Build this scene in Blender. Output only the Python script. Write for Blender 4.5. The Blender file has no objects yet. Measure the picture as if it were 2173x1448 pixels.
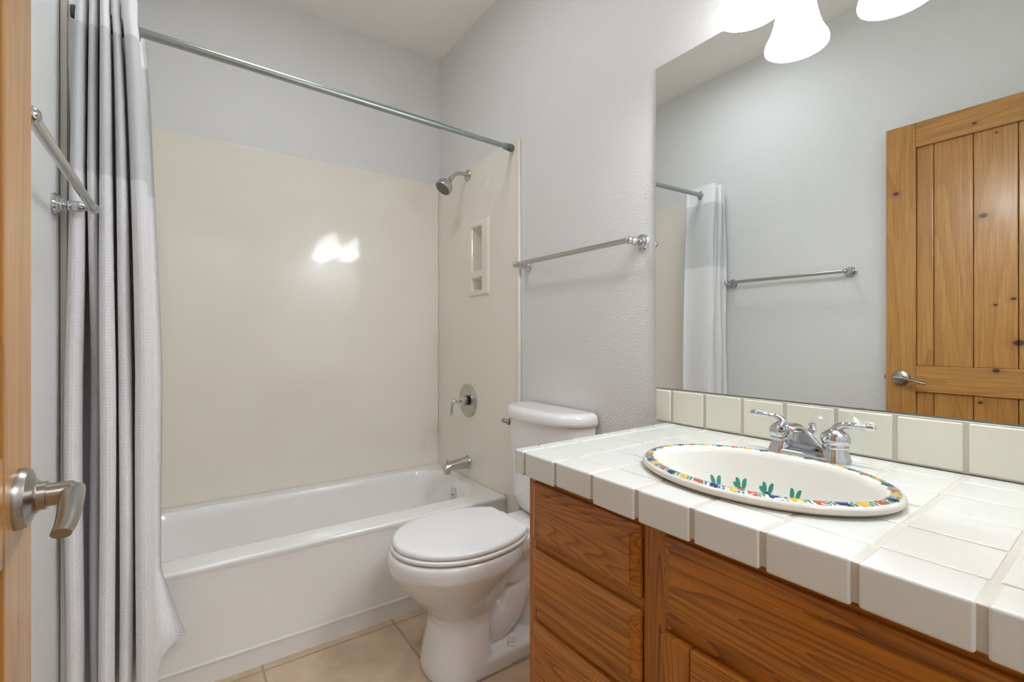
import bpy, bmesh, math, random
from mathutils import Vector, Matrix
from math import sin, cos, pi, radians

random.seed(7)
S = bpy.context.scene
COL = S.collection

# ------------------------------------------------------------------ camera
H = 1.12                       # lens height above the floor
cam_d = bpy.data.cameras.new('camera')
cam = bpy.data.objects.new('camera', cam_d)
COL.objects.link(cam)
cam.location = (0, 0, H)
cam.rotation_euler = (radians(90), 0, radians(-34.95))
cam_d.sensor_width = 36.0
cam_d.lens = 36.0 * 1008 / 2173
cam_d.shift_y = -7 / 2173
cam_d.clip_start = 0.01
S.camera = cam

# ------------------------------------------------------------------ world, exposure, general light
w = bpy.data.worlds.new('world')
S.world = w
w.use_nodes = True
w.node_tree.nodes['Background'].inputs[0].default_value = (0.9, 0.95, 1.0, 1)
w.node_tree.nodes['Background'].inputs[1].default_value = 0.3
S.view_settings.view_transform = 'Standard'
S.view_settings.look = 'None'
S.view_settings.gamma = 1.0
S.view_settings.use_curve_mapping = False
S.view_settings.exposure = 0.1
S.cycles.use_denoising = True
S.cycles.max_bounces = 14
S.cycles.diffuse_bounces = 8
S.cycles.glossy_bounces = 6
S.cycles.sample_clamp_indirect = 6.0


def lamp(name, kind, loc, power, color=(1, 1, 1), size=0.1, rot=(0, 0, 0), size_y=None, parent=None):
    d = bpy.data.lights.new(name, kind)
    d.energy = power
    d.color = color
    if kind == 'AREA':
        d.size = size
        if size_y:
            d.shape = 'RECTANGLE'
            d.size_y = size_y
    else:
        d.shadow_soft_size = size
    o = bpy.data.objects.new(name, d)
    COL.objects.link(o)
    o.location = loc
    o.rotation_euler = rot
    if parent:
        o.parent = parent
    return o


HALL_FILL_POWER = 18.0
CEIL_FILL_POWER = 5.0
BULB_POWER = 5.5
SHADE_EMIT = 8.0

# ------------------------------------------------------------------ materials
def lin(r, g, b):
    f = lambda c: (c / 255 / 12.92) if c / 255 <= 0.04045 else ((c / 255 + 0.055) / 1.055) ** 2.4
    return (f(r), f(g), f(b), 1)


def new_mat(name):
    m = bpy.data.materials.new(name)
    m.use_nodes = True
    nt = m.node_tree
    b = nt.nodes['Principled BSDF']
    return m, nt, b


def N(nt, t, **kw):
    n = nt.nodes.new(t)
    for k, v in kw.items():
        if k in n.inputs.keys() if isinstance(k, str) else False:
            n.inputs[k].default_value = v
        else:
            setattr(n, k, v)
    return n


def simple(name, col, rough=0.5, metal=0.0, coat=0.0, spec=None, noise=0.0, nscale=8.0):
    m, nt, b = new_mat(name)
    b.inputs['Base Color'].default_value = col
    b.inputs['Roughness'].default_value = rough
    b.inputs['Metallic'].default_value = metal
    b.inputs['Coat Weight'].default_value = coat
    b.inputs['Coat Roughness'].default_value = 0.05
    if spec is not None:
        b.inputs['Specular IOR Level'].default_value = spec
    tc = N(nt, 'ShaderNodeTexCoord')
    nz = N(nt, 'ShaderNodeTexNoise')
    nz.inputs['Scale'].default_value = nscale
    nz.inputs['Detail'].default_value = 3
    nt.links.new(tc.outputs['Object'], nz.inputs['Vector'])
    mx = N(nt, 'ShaderNodeMix', data_type='RGBA')
    mx.inputs[6].default_value = col
    mx.inputs[7].default_value = tuple(c * (1 - noise) for c in col[:3]) + (1,)
    nt.links.new(nz.outputs['Fac'], mx.inputs[0])
    nt.links.new(mx.outputs[2], b.inputs['Base Color'])
    return m


def bump_noise(m, scale, strength, dist, detail=2.0, stretch=None):
    nt = m.node_tree
    b = nt.nodes['Principled BSDF']
    tc = N(nt, 'ShaderNodeTexCoord')
    nz = N(nt, 'ShaderNodeTexNoise')
    nz.inputs['Scale'].default_value = scale
    nz.inputs['Detail'].default_value = detail
    nz.inputs['Roughness'].default_value = 0.45
    if stretch:
        mp = N(nt, 'ShaderNodeMapping')
        mp.inputs['Scale'].default_value = stretch
        nt.links.new(tc.outputs['Object'], mp.inputs['Vector'])
        nt.links.new(mp.outputs[0], nz.inputs['Vector'])
    else:
        nt.links.new(tc.outputs['Object'], nz.inputs['Vector'])
    bp = N(nt, 'ShaderNodeBump')
    bp.inputs['Strength'].default_value = strength
    bp.inputs['Distance'].default_value = dist
    nt.links.new(nz.outputs['Fac'], bp.inputs['Height'])
    nt.links.new(bp.outputs[0], b.inputs['Normal'])
    return m


def wood(name, base, dark, light, axis, ring=9.0, fine=1.0, knots=(), contrast=0.5, rough=0.35, coat=0.25, offset=(0, 0, 0), rings=11.0, stretch=.12):
    """grain runs along `axis` (0,1,2); knots = list of (x,y,z,radius) in object coordinates"""
    m, nt, b = new_mat(name)
    L = nt.links.new
    tc = N(nt, 'ShaderNodeTexCoord')
    vec = tc.outputs['Object']
    oi = N(nt, 'ShaderNodeObjectInfo')
    # every board gets its own cut of the log
    sc = N(nt, 'ShaderNodeVectorMath', operation='SCALE')
    cmb = N(nt, 'ShaderNodeCombineXYZ')
    for i in range(3):
        L(oi.outputs['Random'], cmb.inputs[i])
    sc.inputs['Scale'].default_value = 3.7
    L(cmb.outputs[0], sc.inputs[0])
    ad = N(nt, 'ShaderNodeVectorMath', operation='ADD')
    L(vec, ad.inputs[0])
    L(sc.outputs[0], ad.inputs[1])
    mp = N(nt, 'ShaderNodeMapping')
    s1 = [1.0, 1.0, 1.0]
    s1[axis] = stretch
    mp.inputs['Scale'].default_value = s1
    mp.inputs['Location'].default_value = offset
    L(ad.outputs[0], mp.inputs['Vector'])
    # rings
    big = N(nt, 'ShaderNodeTexNoise')
    big.inputs['Scale'].default_value = ring
    big.inputs['Detail'].default_value = 1.5
    big.inputs['Roughness'].default_value = 0.4
    L(mp.outputs[0], big.inputs['Vector'])
    mul = N(nt, 'ShaderNodeMath', operation='MULTIPLY')
    mul.inputs[1].default_value = rings
    L(big.outputs['Fac'], mul.inputs[0])
    fr = N(nt, 'ShaderNodeMath', operation='FRACT')
    L(mul.outputs[0], fr.inputs[0])
    pp = N(nt, 'ShaderNodeMath', operation='POWER')
    pp.inputs[1].default_value = 2.5
    L(fr.outputs[0], pp.inputs[0])
    # fine pores
    mp2 = N(nt, 'ShaderNodeMapping')
    s2 = [1.0, 1.0, 1.0]
    s2[axis] = 0.035
    mp2.inputs['Scale'].default_value = s2
    L(ad.outputs[0], mp2.inputs['Vector'])
    fn = N(nt, 'ShaderNodeTexNoise')
    fn.inputs['Scale'].default_value = 210.0 * fine
    fn.inputs['Detail'].default_value = 3.0
    L(mp2.outputs[0], fn.inputs['Vector'])
    rmp = N(nt, 'ShaderNodeMapRange')
    rmp.inputs['From Min'].default_value = 0.38
    rmp.inputs['From Max'].default_value = 0.68
    L(fn.outputs['Fac'], rmp.inputs['Value'])
    m1 = N(nt, 'ShaderNodeMix', data_type='RGBA')
    m1.inputs[6].default_value = light
    m1.inputs[7].default_value = base
    L(rmp.outputs[0], m1.inputs[0])
    mulc = N(nt, 'ShaderNodeMath', operation='MULTIPLY')
    mulc.inputs[1].default_value = contrast
    L(pp.outputs[0], mulc.inputs[0])
    m2 = N(nt, 'ShaderNodeMix', data_type='RGBA')
    L(m1.outputs[2], m2.inputs[6])
    m2.inputs[7].default_value = dark
    L(mulc.outputs[0], m2.inputs[0])
    out = m2.outputs[2]
    for (kx, ky, kz, kr) in knots:
        sub = N(nt, 'ShaderNodeVectorMath', operation='SUBTRACT')
        L(vec, sub.inputs[0])
        sub.inputs[1].default_value = (kx, ky, kz)
        mpk = N(nt, 'ShaderNodeVectorMath', operation='MULTIPLY')
        mpk.inputs[1].default_value = (0, 0.8, 1.15)
        L(sub.outputs[0], mpk.inputs[0])
        ln = N(nt, 'ShaderNodeVectorMath', operation='LENGTH')
        L(mpk.outputs[0], ln.inputs[0])
        for (rr, colk, amt) in ((kr * 3.2, dark, 0.45), (kr * 1.05, lin(62, 34, 18), 0.95)):
            mr = N(nt, 'ShaderNodeMapRange', interpolation_type='SMOOTHSTEP')
            mr.inputs['From Min'].default_value = rr
            mr.inputs['From Max'].default_value = rr * 0.55 if amt > 0.5 else 0.0
            mr.inputs['To Max'].default_value = amt
            L(ln.outputs['Value'], mr.inputs['Value'])
            mk = N(nt, 'ShaderNodeMix', data_type='RGBA')
            L(out, mk.inputs[6])
            mk.inputs[7].default_value = colk
            L(mr.outputs[0], mk.inputs[0])
            out = mk.outputs[2]
    L(out, b.inputs['Base Color'])
    b.inputs['Roughness'].default_value = rough
    b.inputs['Coat Weight'].default_value = coat
    b.inputs['Coat Roughness'].default_value = 0.2
    bp = N(nt, 'ShaderNodeBump')
    bp.inputs['Strength'].default_value = 0.12
    bp.inputs['Distance'].default_value = 0.001
    L(rmp.outputs[0], bp.inputs['Height'])
    L(bp.outputs[0], b.inputs['Normal'])
    return m


WALL = bump_noise(simple('wall_paint', lin(224, 224, 223), 0.55, noise=0.02, nscale=2), 120, 0.45, 0.003, 2.0)
CEILM = bump_noise(simple('ceiling_paint', lin(243, 240, 235), 0.8, noise=0.02, nscale=2), 90, 0.3, 0.003)
SURR = simple('surround_acrylic', lin(239, 233, 221), 0.08, noise=0.05, nscale=5, coat=0.3)
TUBM = simple('tub_enamel', lin(241, 240, 238), 0.16, coat=0.4, noise=0.01)
PORC = simple('porcelain', lin(235, 234, 234), 0.08, coat=0.5, noise=0.01)
SEATM = simple('seat_plastic', lin(236, 236, 236), 0.22, noise=0.01)
CHROME = simple('chrome', lin(205, 207, 210), 0.06, metal=1.0, noise=0.02)
NICKEL = simple('brushed_nickel', lin(176, 170, 162), 0.3, metal=1.0, noise=0.08, nscale=60)
DULLCH = simple('dull_chrome', lin(198, 197, 190), 0.25, metal=1.0, noise=0.08, nscale=40)
STEEL = simple('rod_steel', lin(168, 176, 174), 0.3, metal=1.0, noise=0.06, nscale=30)
RUBBER = simple('grey_rubber', lin(110, 112, 114), 0.6, noise=0.05)
DARK = simple('dark_gap', lin(30, 28, 26), 0.6, noise=0.1)
TILEM = simple('counter_tile_glaze', lin(223, 224, 219), 0.09, coat=0.5, noise=0.03, nscale=9)
BSTILE = simple('backsplash_tile_glaze', lin(229, 228, 212), 0.1, coat=0.5, noise=0.04, nscale=11)
GROUT = simple('grout', lin(203, 196, 184), 0.85, noise=0.14, nscale=40)
SINKM = simple('sink_glaze', lin(227, 225, 218), 0.07, coat=0.5, noise=0.015)
SINKE = simple('sink_lip_glaze', lin(226, 216, 200), 0.15, coat=0.3, noise=0.05)
BAND = simple('curtain_band', lin(238, 238, 239), 0.8, noise=0.03)
CAULK = simple('caulk', lin(232, 226, 214), 0.5, noise=0.05)
GREEN = simple('leaf_paint', lin(52, 146, 126), 0.12, coat=0.4, noise=0.35, nscale=150)
YEL = simple('yellow_paint', lin(238, 184, 40), 0.12, coat=0.4, noise=0.2, nscale=150)
RED = simple('red_paint', lin(196, 92, 66), 0.12, coat=0.4, noise=0.2, nscale=150)
BLUE = simple('blue_paint', lin(40, 50, 108), 0.12, coat=0.4, noise=0.3, nscale=150)
MIRG = simple('mirror_edge_glass', lin(120, 150, 140), 0.1, noise=0.1)
MIRR = simple('mirror_silver', lin(240, 243, 241), 0.0, metal=1.0, noise=0.0)

OAK = dict(base=lin(166, 98, 26), dark=lin(104, 54, 10), light=lin(190, 120, 36), ring=13.0, rings=26.0, stretch=.05, contrast=0.7, rough=0.42, coat=0.06)
OAK_H = wood('oak_horizontal', axis=1, **OAK)
OAK_V = wood('oak_vertical', axis=2, **OAK)


def waffle_mat():
    m, nt, b = new_mat('waffle_cloth')
    L = nt.links.new
    b.inputs['Base Color'].default_value = lin(234, 233, 234)
    b.inputs['Roughness'].default_value = 0.85
    b.inputs['Sheen Weight'].default_value = 0.2
    uv = N(nt, 'ShaderNodeUVMap')
    sp = N(nt, 'ShaderNodeSeparateXYZ')
    L(uv.outputs[0], sp.inputs[0])
    res = []
    for i in range(2):
        k = N(nt, 'ShaderNodeMath', operation='MULTIPLY')
        k.inputs[1].default_value = 2 * pi / 0.0085
        L(sp.outputs[i], k.inputs[0])
        s_ = N(nt, 'ShaderNodeMath', operation='SINE')
        L(k.outputs[0], s_.inputs[0])
        res.append(s_.outputs[0])
    mu = N(nt, 'ShaderNodeMath', operation='ADD')
    L(res[0], mu.inputs[0])
    L(res[1], mu.inputs[1])
    mr = N(nt, 'ShaderNodeMapRange', interpolation_type='SMOOTHSTEP')
    mr.inputs['From Min'].default_value = 0.7
    mr.inputs['From Max'].default_value = 1.9
    L(mu.outputs[0], mr.inputs['Value'])
    bp = N(nt, 'ShaderNodeBump')
    bp.inputs['Strength'].default_value = 0.55
    bp.inputs['Distance'].default_value = 0.0016
    bp.invert = True
    L(mr.outputs[0], bp.inputs['Height'])
    L(bp.outputs[0], b.inputs['Normal'])
    return m


def sheer_mat():
    m, nt, b = new_mat('sheer_cloth')
    L = nt.links.new
    b.inputs['Base Color'].default_value = lin(223, 224, 225)
    b.inputs['Roughness'].default_value = 0.8
    tl = N(nt, 'ShaderNodeBsdfTranslucent')
    tl.inputs[0].default_value = lin(230, 231, 232)
    tr = N(nt, 'ShaderNodeBsdfTransparent')
    m1 = N(nt, 'ShaderNodeMixShader')
    m1.inputs[0].default_value = 0.12
    L(b.outputs[0], m1.inputs[1])
    L(tl.outputs[0], m1.inputs[2])
    m2 = N(nt, 'ShaderNodeMixShader')
    m2.inputs[0].default_value = 0.05
    L(m1.outputs[0], m2.inputs[1])
    L(tr.outputs[0], m2.inputs[2])
    L(m2.outputs[0], nt.nodes['Material Output'].inputs[0])
    return m


def floor_mat():
    m, nt, b = new_mat('floor_tile')
    L = nt.links.new
    tc = N(nt, 'ShaderNodeTexCoord')
    mp = N(nt, 'ShaderNodeMapping')
    mp.inputs['Location'].default_value = (-0.2295, -1.787, 0)
    L(tc.outputs['Object'], mp.inputs['Vector'])
    br = N(nt, 'ShaderNodeTexBrick')
    br.offset = 0.0
    br.inputs['Scale'].default_value = 1.0
    br.inputs['Brick Width'].default_value = 0.459
    br.inputs['Row Height'].default_value = 0.459
    br.inputs['Mortar Size'].default_value = 0.0045
    br.inputs['Mortar Smooth'].default_value = 0.3
    L(mp.outputs[0], br.inputs['Vector'])
    nz = N(nt, 'ShaderNodeTexNoise')
    nz.inputs['Scale'].default_value = 7.0
    nz.inputs['Detail'].default_value = 6.0
    nz.inputs['Roughness'].default_value = 0.62
    L(tc.outputs['Object'], nz.inputs['Vector'])
    cr = N(nt, 'ShaderNodeValToRGB')
    cr.color_ramp.elements[0].position = 0.3
    cr.color_ramp.elements[0].color = lin(182, 156, 126)
    cr.color_ramp.elements[1].position = 0.7
    cr.color_ramp.elements[1].color = lin(212, 191, 163)
    L(nz.outputs['Fac'], cr.inputs[0])
    mx = N(nt, 'ShaderNodeMix', data_type='RGBA')
    L(br.outputs['Fac'], mx.inputs[0])
    L(cr.outputs[0], mx.inputs[6])
    mx.inputs[7].default_value = lin(166, 146, 120)
    L(mx.outputs[2], b.inputs['Base Color'])
    b.inputs['Roughness'].default_value = 0.42
    inv = N(nt, 'ShaderNodeMath', operation='MULTIPLY_ADD')
    inv.inputs[1].default_value = -1.0
    L(br.outputs['Fac'], inv.inputs[0])
    ml = N(nt, 'ShaderNodeMath', operation='MULTIPLY')
    ml.inputs[1].default_value = 0.25
    L(nz.outputs['Fac'], ml.inputs[0])
    L(ml.outputs[0], inv.inputs[2])
    bp = N(nt, 'ShaderNodeBump')
    bp.inputs['Strength'].default_value = 0.5
    bp.inputs['Distance'].default_value = 0.003
    L(inv.outputs[0], bp.inputs['Height'])
    L(bp.outputs[0], b.inputs['Normal'])
    return m


def glow_mat(name, strength, col=(1, 0.98, 0.95, 1)):
    m, nt, b = new_mat(name)
    b.inputs['Base Color'].default_value = lin(245, 245, 243)
    b.inputs['Roughness'].default_value = 0.35
    b.inputs['Emission Color'].default_value = col
    b.inputs['Emission Strength'].default_value = strength
    return m


WAFFLE, SHEER, FLOORM = waffle_mat(), sheer_mat(), floor_mat()
SHADEM = glow_mat("shade_glass", SHADE_EMIT, (.95, .98, 1.0, 1))
BULBM = glow_mat('bulb_glass', 9.0)

# ------------------------------------------------------------------ mesh helpers
BASE = {}


def thing(name, loc, label=None, cat=None, group=None, kind=None):
    o = bpy.data.objects.new(name, None)
    o.empty_display_size = 0.05
    COL.objects.link(o)
    o.location = loc
    BASE[o] = Vector(loc)
    tag(o, label, cat, group, kind)
    return o


def tag(o, label=None, cat=None, group=None, kind=None):
    if label: o['label'] = label
    if cat: o['category'] = cat
    if group: o['group'] = group
    if kind: o['kind'] = kind
    return o


def finish(me, angle=35.0):
    bm = bmesh.new()
    bm.from_mesh(me)
    thr = radians(angle)
    for f in bm.faces:
        f.smooth = True
    for e in bm.edges:
        e.smooth = not (len(e.link_faces) == 2 and e.calc_face_angle(0) > thr)
    bm.to_mesh(me)
    bm.free()


def obj(name, bm, mats, parent=None, base=None, angle=35.0, flat=False, doubles=True):
    """link the bmesh (world coordinates) as ONE mesh object"""
    b = Vector(base) if base is not None else (BASE[parent] if parent is not None else Vector((0, 0, 0)))
    if doubles:
        bmesh.ops.remove_doubles(bm, verts=bm.verts, dist=1e-6)
    bmesh.ops.recalc_face_normals(bm, faces=bm.faces)
    bmesh.ops.translate(bm, verts=bm.verts, vec=-b)
    me = bpy.data.meshes.new(name)
    bm.to_mesh(me)
    bm.free()
    if not isinstance(mats, (list, tuple)):
        mats = [mats]
    for m in mats:
        me.materials.append(m)
    if not flat:
        finish(me, angle)
    o = bpy.data.objects.new(name, me)
    COL.objects.link(o)
    if not flat and angle < 90:
        wn = o.modifiers.new('weighted_normals', 'WEIGHTED_NORMAL')
        wn.keep_sharp = True
    BASE[o] = b
    if parent is not None:
        o.parent = parent
        o.location = b - BASE[parent]
    else:
        o.location = b
    return o


def NB():
    return bmesh.new()


def bx(bm, x0, x1, y0, y1, z0, z1, bevel=0.0, seg=2, mi=0, shear=0.0, sx=0.0):
    vs = []
    for x in (x0, x1):
        for y in (y0, y1):
            for z in (z0, z1):
                vs.append(bm.verts.new((x, y + shear * (x - sx), z)))
    F = [(0, 1, 3, 2), (4, 6, 7, 5), (0, 4, 5, 1), (2, 3, 7, 6), (0, 2, 6, 4), (1, 5, 7, 3)]
    fs = [bm.faces.new([vs[i] for i in f]) for f in F]
    for f in fs:
        f.material_index = mi
    if bevel > 0:
        es = list({e for f in fs for e in f.edges})
        r = bmesh.ops.bevel(bm, geom=es, offset=bevel, segments=seg, profile=0.5, affect='EDGES', clamp_overlap=True)
        for f in r['faces']:
            f.material_index = mi
    return vs


def ring_verts(bm, pts):
    return [bm.verts.new(p) for p in pts]


def loft(bm, rings, closed=True, cap0=True, cap1=True, mi=0):
    R = [ring_verts(bm, r) for r in rings]
    n = len(R[0])
    for a, b in zip(R[:-1], R[1:]):
        for i in range(n if closed else n - 1):
            j = (i + 1) % n
            f = bm.faces.new((a[i], a[j], b[j], b[i]))
            f.material_index = mi
    if cap0:
        bm.faces.new(R[0]).material_index = mi
    if cap1:
        bm.faces.new(R[-1]).material_index = mi
    return R


def frame_of(d):
    d = Vector(d).normalized()
    up = Vector((0, 0, 1)) if abs(d.z) < 0.9 else Vector((1, 0, 0))
    a = d.cross(up).normalized()
    b = d.cross(a).normalized()
    return d, a, b


def lathe(bm, prof, origin, axis, n=36, mi=0, cap0=True, cap1=True):
    """prof: (radius, height along axis)"""
    d, a, b = frame_of(axis)
    o = Vector(origin)
    rings = []
    for r, h in prof:
        r = max(r, 1e-5)
        rings.append([o + d * h + a * (r * cos(2 * pi * i / n)) + b * (r * sin(2 * pi * i / n)) for i in range(n)])
    return loft(bm, rings, True, cap0, cap1, mi)


def catmull(pts, k=8):
    P = [Vector(p) for p in pts]
    if len(P) < 3:
        return P
    out = []
    for i in range(len(P) - 1):
        p0 = P[i - 1] if i else P[0] * 2 - P[1]
        p1, p2 = P[i], P[i + 1]
        p3 = P[i + 2] if i + 2 < len(P) else P[-1] * 2 - P[-2]
        for j in range(k):
            t = j / k
            out.append(0.5 * ((2 * p1) + (p2 - p0) * t + (2 * p0 - 5 * p1 + 4 * p2 - p3) * t * t + (3 * p1 - p0 - 3 * p2 + p3) * t ** 3))
    out.append(P[-1])
    return out


def lerp_list(vals, n):
    out = []
    m = len(vals) - 1
    for i in range(n):
        t = i / (n - 1) * m
        k = min(int(t), m - 1)
        out.append(vals[k] + (vals[k + 1] - vals[k]) * (t - k))
    return out


def tube(bm, pts, rad, n=16, k=8, smooth=True, mi=0, flat=None):
    """swept round (or elliptical: flat=(factor_a, factor_b)) tube; rad a number or list"""
    P = catmull(pts, k) if smooth else [Vector(p) for p in pts]
    R = lerp_list(rad if isinstance(rad, (list, tuple)) else [rad, rad], len(P))
    d0, a, b = frame_of(P[1] - P[0])
    rings = []
    for i, p in enumerate(P):
        t = (P[min(i + 1, len(P) - 1)] - P[max(i - 1, 0)]).normalized()
        a = (a - t * a.dot(t)).normalized()
        b = t.cross(a).normalized()
        fa, fb = flat if flat else (1, 1)
        rings.append([p + a * (fa * R[i] * cos(2 * pi * j / n)) + b * (fb * R[i] * sin(2 * pi * j / n)) for j in range(n)])
    return loft(bm, rings, True, True, True, mi)


def rrect(x0, x1, y0, y1, r, z, nc=8, ns=6):
    """rounded rectangle ring with a fixed point count"""
    r = min(r, (x1 - x0) / 2 - 1e-4, (y1 - y0) / 2 - 1e-4)
    cs = [(x1 - r, y1 - r, 0), (x0 + r, y1 - r, pi / 2), (x0 + r, y0 + r, pi), (x1 - r, y0 + r, 1.5 * pi)]
    pts = []
    arcs = [[(cx + r * cos(a0 + pi / 2 * i / nc), cy + r * sin(a0 + pi / 2 * i / nc)) for i in range(nc + 1)] for cx, cy, a0 in cs]
    for q in range(4):
        pts += arcs[q]
        e, s = arcs[q][-1], arcs[(q + 1) % 4][0]
        for i in range(1, ns):
            t = i / ns
            pts.append((e[0] + (s[0] - e[0]) * t, e[1] + (s[1] - e[1]) * t))
    return [Vector((x, y, z)) for x, y in pts]


def apply_mods(o):
    dg = bpy.context.evaluated_depsgraph_get()
    me = bpy.data.meshes.new_from_object(o.evaluated_get(dg))
    old = o.data
    for md in list(o.modifiers):
        if md.type != 'WEIGHTED_NORMAL':
            o.modifiers.remove(md)
    o.data = me
    me.name = old.name
    bpy.data.meshes.remove(old)
    return o


# ------------------------------------------------------------------ room shell
XL, XR, YB, ZC = -0.254, 1.25, 2.535, 2.749
YF = -0.015                      # inner face of the doorway wall
HALL = -1.75                     # far end of the hallway
DX0, DX1, DZ = -0.122, 0.640, 2.07   # door opening


def struct(name, bm, m, **k):
    o = obj(name, bm, m, **k)
    o['kind'] = 'structure'
    return o


bm = NB(); bx(bm, -0.75, 1.40, HALL - .1, YB + .12, -0.08, 0.0)
struct('floor', bm, FLOORM)
bm = NB(); bx(bm, -0.75, 1.40, HALL - .1, YB + .12, ZC, ZC + .1)
struct('ceiling', bm, CEILM)
bm = NB(); bx(bm, XL - .12, XL, YF - .12, YB + .12, 0, ZC)
struct('wall_left', bm, WALL)
bm = NB(); bx(bm, XL, XR, YB, YB + .12, 0, ZC)
struct('wall_back', bm, WALL)
# right wall, with the pocket the soap niche sits in
NY0, NY1, NZ0, NZ1 = 2.005, 2.14, 1.345, 1.70
bm = NB()
bx(bm, XR, XR + .12, YF - .12, NY0, 0, ZC)
bx(bm, XR, XR + .12, NY1, YB + .12, 0, ZC)
bx(bm, XR, XR + .12, NY0, NY1, 0, NZ0)
bx(bm, XR, XR + .12, NY0, NY1, NZ1, ZC)
struct('wall_right', bm, WALL, doubles=False)
bm = NB()
bx(bm, XL, DX0, YF - .12, YF, 0, ZC)
bx(bm, DX1, XR, YF - .12, YF, 0, ZC)
bx(bm, DX0, DX1, YF - .12, YF, DZ, ZC)
struct('wall_front', bm, WALL, doubles=False)
bm = NB()
bx(bm, -0.73, -0.65, HALL, YF - .12, 0, ZC)
bx(bm, -0.73, XL - .12, YF - .12, YF - .04, 0, ZC)
struct('wall_hall_left', bm, WALL, doubles=False)
bm = NB(); bx(bm, 1.25, 1.37, HALL, YF - .12, 0, ZC)
struct('wall_hall_right', bm, WALL)
bm = NB(); bx(bm, -0.73, 1.37, HALL - .1, HALL, 0, ZC)
struct('wall_hall_end', bm, WALL)

PINE = dict(base=lin(168, 116, 56), dark=lin(130, 82, 34), light=lin(184, 135, 72), ring=5.0, contrast=0.34, rough=0.33, coat=0.35, fine=0.8)
TRIMW = wood('pine_trim', axis=2, **PINE)
bm = NB()
for yy in (YF + .006, YF - .126):
    bx(bm, DX0 - .0, DX0 + .012, yy - .006, yy + .006, 0, DZ)
    bx(bm, DX1, DX1 + .0, yy - .006, yy + .006, 0, DZ) if False else None
bx(bm, DX1 - .018, DX1, YF - .12, YF, 0, DZ)
bx(bm, DX0, DX0 + .018, YF - .12, YF - .04, 0, DZ)
bx(bm, DX0 + .018, DX1 - .018, YF - .12, YF, DZ - .018, DZ)
struct('trim_1', bm, TRIMW, doubles=False)

# added fill lamp in the unseen hallway, built as a flush ceiling fitting
t = thing('hall_fill_lamp', (0.3, -0.95, ZC - .001), 'added round white fill lamp in the unseen hallway beyond the doorway', 'lamp')
bm = NB(); lathe(bm, [(.17, 0), (.17, .02), (.155, .03)], (0.3, -0.95, ZC - .001), (0, 0, -1), 40); obj('base_ring', bm, NICKEL, t)
bm = NB(); lathe(bm, [(.15, .03), (.148, .05), (.12, .075), (.06, .09), (.0, .094)], (0.3, -0.95, ZC - .001), (0, 0, -1), 40)
obj('lamp_shade', bm, glow_mat('hall_fill_glow', 4.0), t)
lamp('hall_fill', 'AREA', (0, 0, -.12), HALL_FILL_POWER, (.895, .965, 1.055), 0.5, parent=t)

# added fill light on the bathroom ceiling, out of view, housed like a fan light
CFX, CFY = 0.36, 1.45
t = thing('ceiling_fill_light', (CFX, CFY, ZC - .001), 'added square white fill light overhead, out of view above the bathroom floor', 'fill light')
bm = NB(); bx(bm, CFX - .19, CFX + .19, CFY - .19, CFY + .19, ZC - .024, ZC - .001, .006); obj('fill_frame', bm, BAND, t)
bm = NB(); bx(bm, CFX - .15, CFX + .15, CFY - .15, CFY + .15, ZC - .032, ZC - .0235, .004); obj('diffuser', bm, glow_mat('ceiling_fill_glow', 3.0), t)
lamp('ceiling_fill', 'AREA', (0, 0, -.045), CEIL_FILL_POWER, (.895, .965, 1.055), 0.3, parent=t)

# ------------------------------------------------------------------ door, standing open against the left wall
DF = -0.146                      # room-side face
DT = 0.038
DY0, DY1 = 0.036, 0.797
DZ0, DZ1 = 0.012, 2.060
xk = DF
KN = [(0.0, 0.760 - DY0, 1.765, .010), (0.0, 0.479 - DY0, 1.611, .013), (0.0, 0.395 - DY0, 1.271, .008), (0.0, 0.445 - DY0, 1.250, .006),
      (0.0, 0.441 - DY0, 0.990, .011), (0.0, 0.488 - DY0, 0.858, .007), (0.0, 0.503 - DY0, 1.988, .007), (0.0, 0.38 - DY0, 1.10, .016),
      (0.0, 0.442 - DY0, 1.932, .005), (0.0, 0.20 - DY0, 1.45, .012), (0.0, 0.74 - DY0, 0.60, .012), (0.0, 0.3 - DY0, 0.4, .012)]
PINE_V = wood('knotty_pine_vertical', axis=2, knots=KN, **PINE)
PINE_H = wood('knotty_pine_horizontal', axis=1, knots=KN, **PINE)
door = thing('door_1', (DF - DT, DY0, 0), 'knotty pine plank door standing open against left wall', 'door', kind='structure')
SW = 0.106
for (a, b) in ((DY1 - SW, DY1), (DY0, DY0 + SW)):
    bm = NB(); bx(bm, DF - DT, DF, a, b, DZ0, DZ1, .002); obj('stile', bm, PINE_V, door)
for (a, b) in ((DZ1 - .108, DZ1 - .0005), (0.885, 0.998), (DZ0, DZ0 + .2)):
    bm = NB(); bx(bm, DF - DT + .0005, DF - .001, DY0 + SW, DY1 - SW, a, b, .002); obj('rail', bm, PINE_H, door)
js = [DY0 + SW]
for y in (0.142, 0.262, 0.382, 0.509, 0.633, DY1 - SW):
    if y > js[-1] + .01:
        js.append(y)
for a, b in zip(js[:-1], js[1:]):
    for (z0, z1) in ((DZ0 + .2, 0.885), (0.998, DZ1 - .108)):
        bm = NB(); bx(bm, DF - DT + .012, DF - .012, a + .0008, b - .0008, z0, z1, .004, 2); obj('plank', bm, PINE_V, door)
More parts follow.
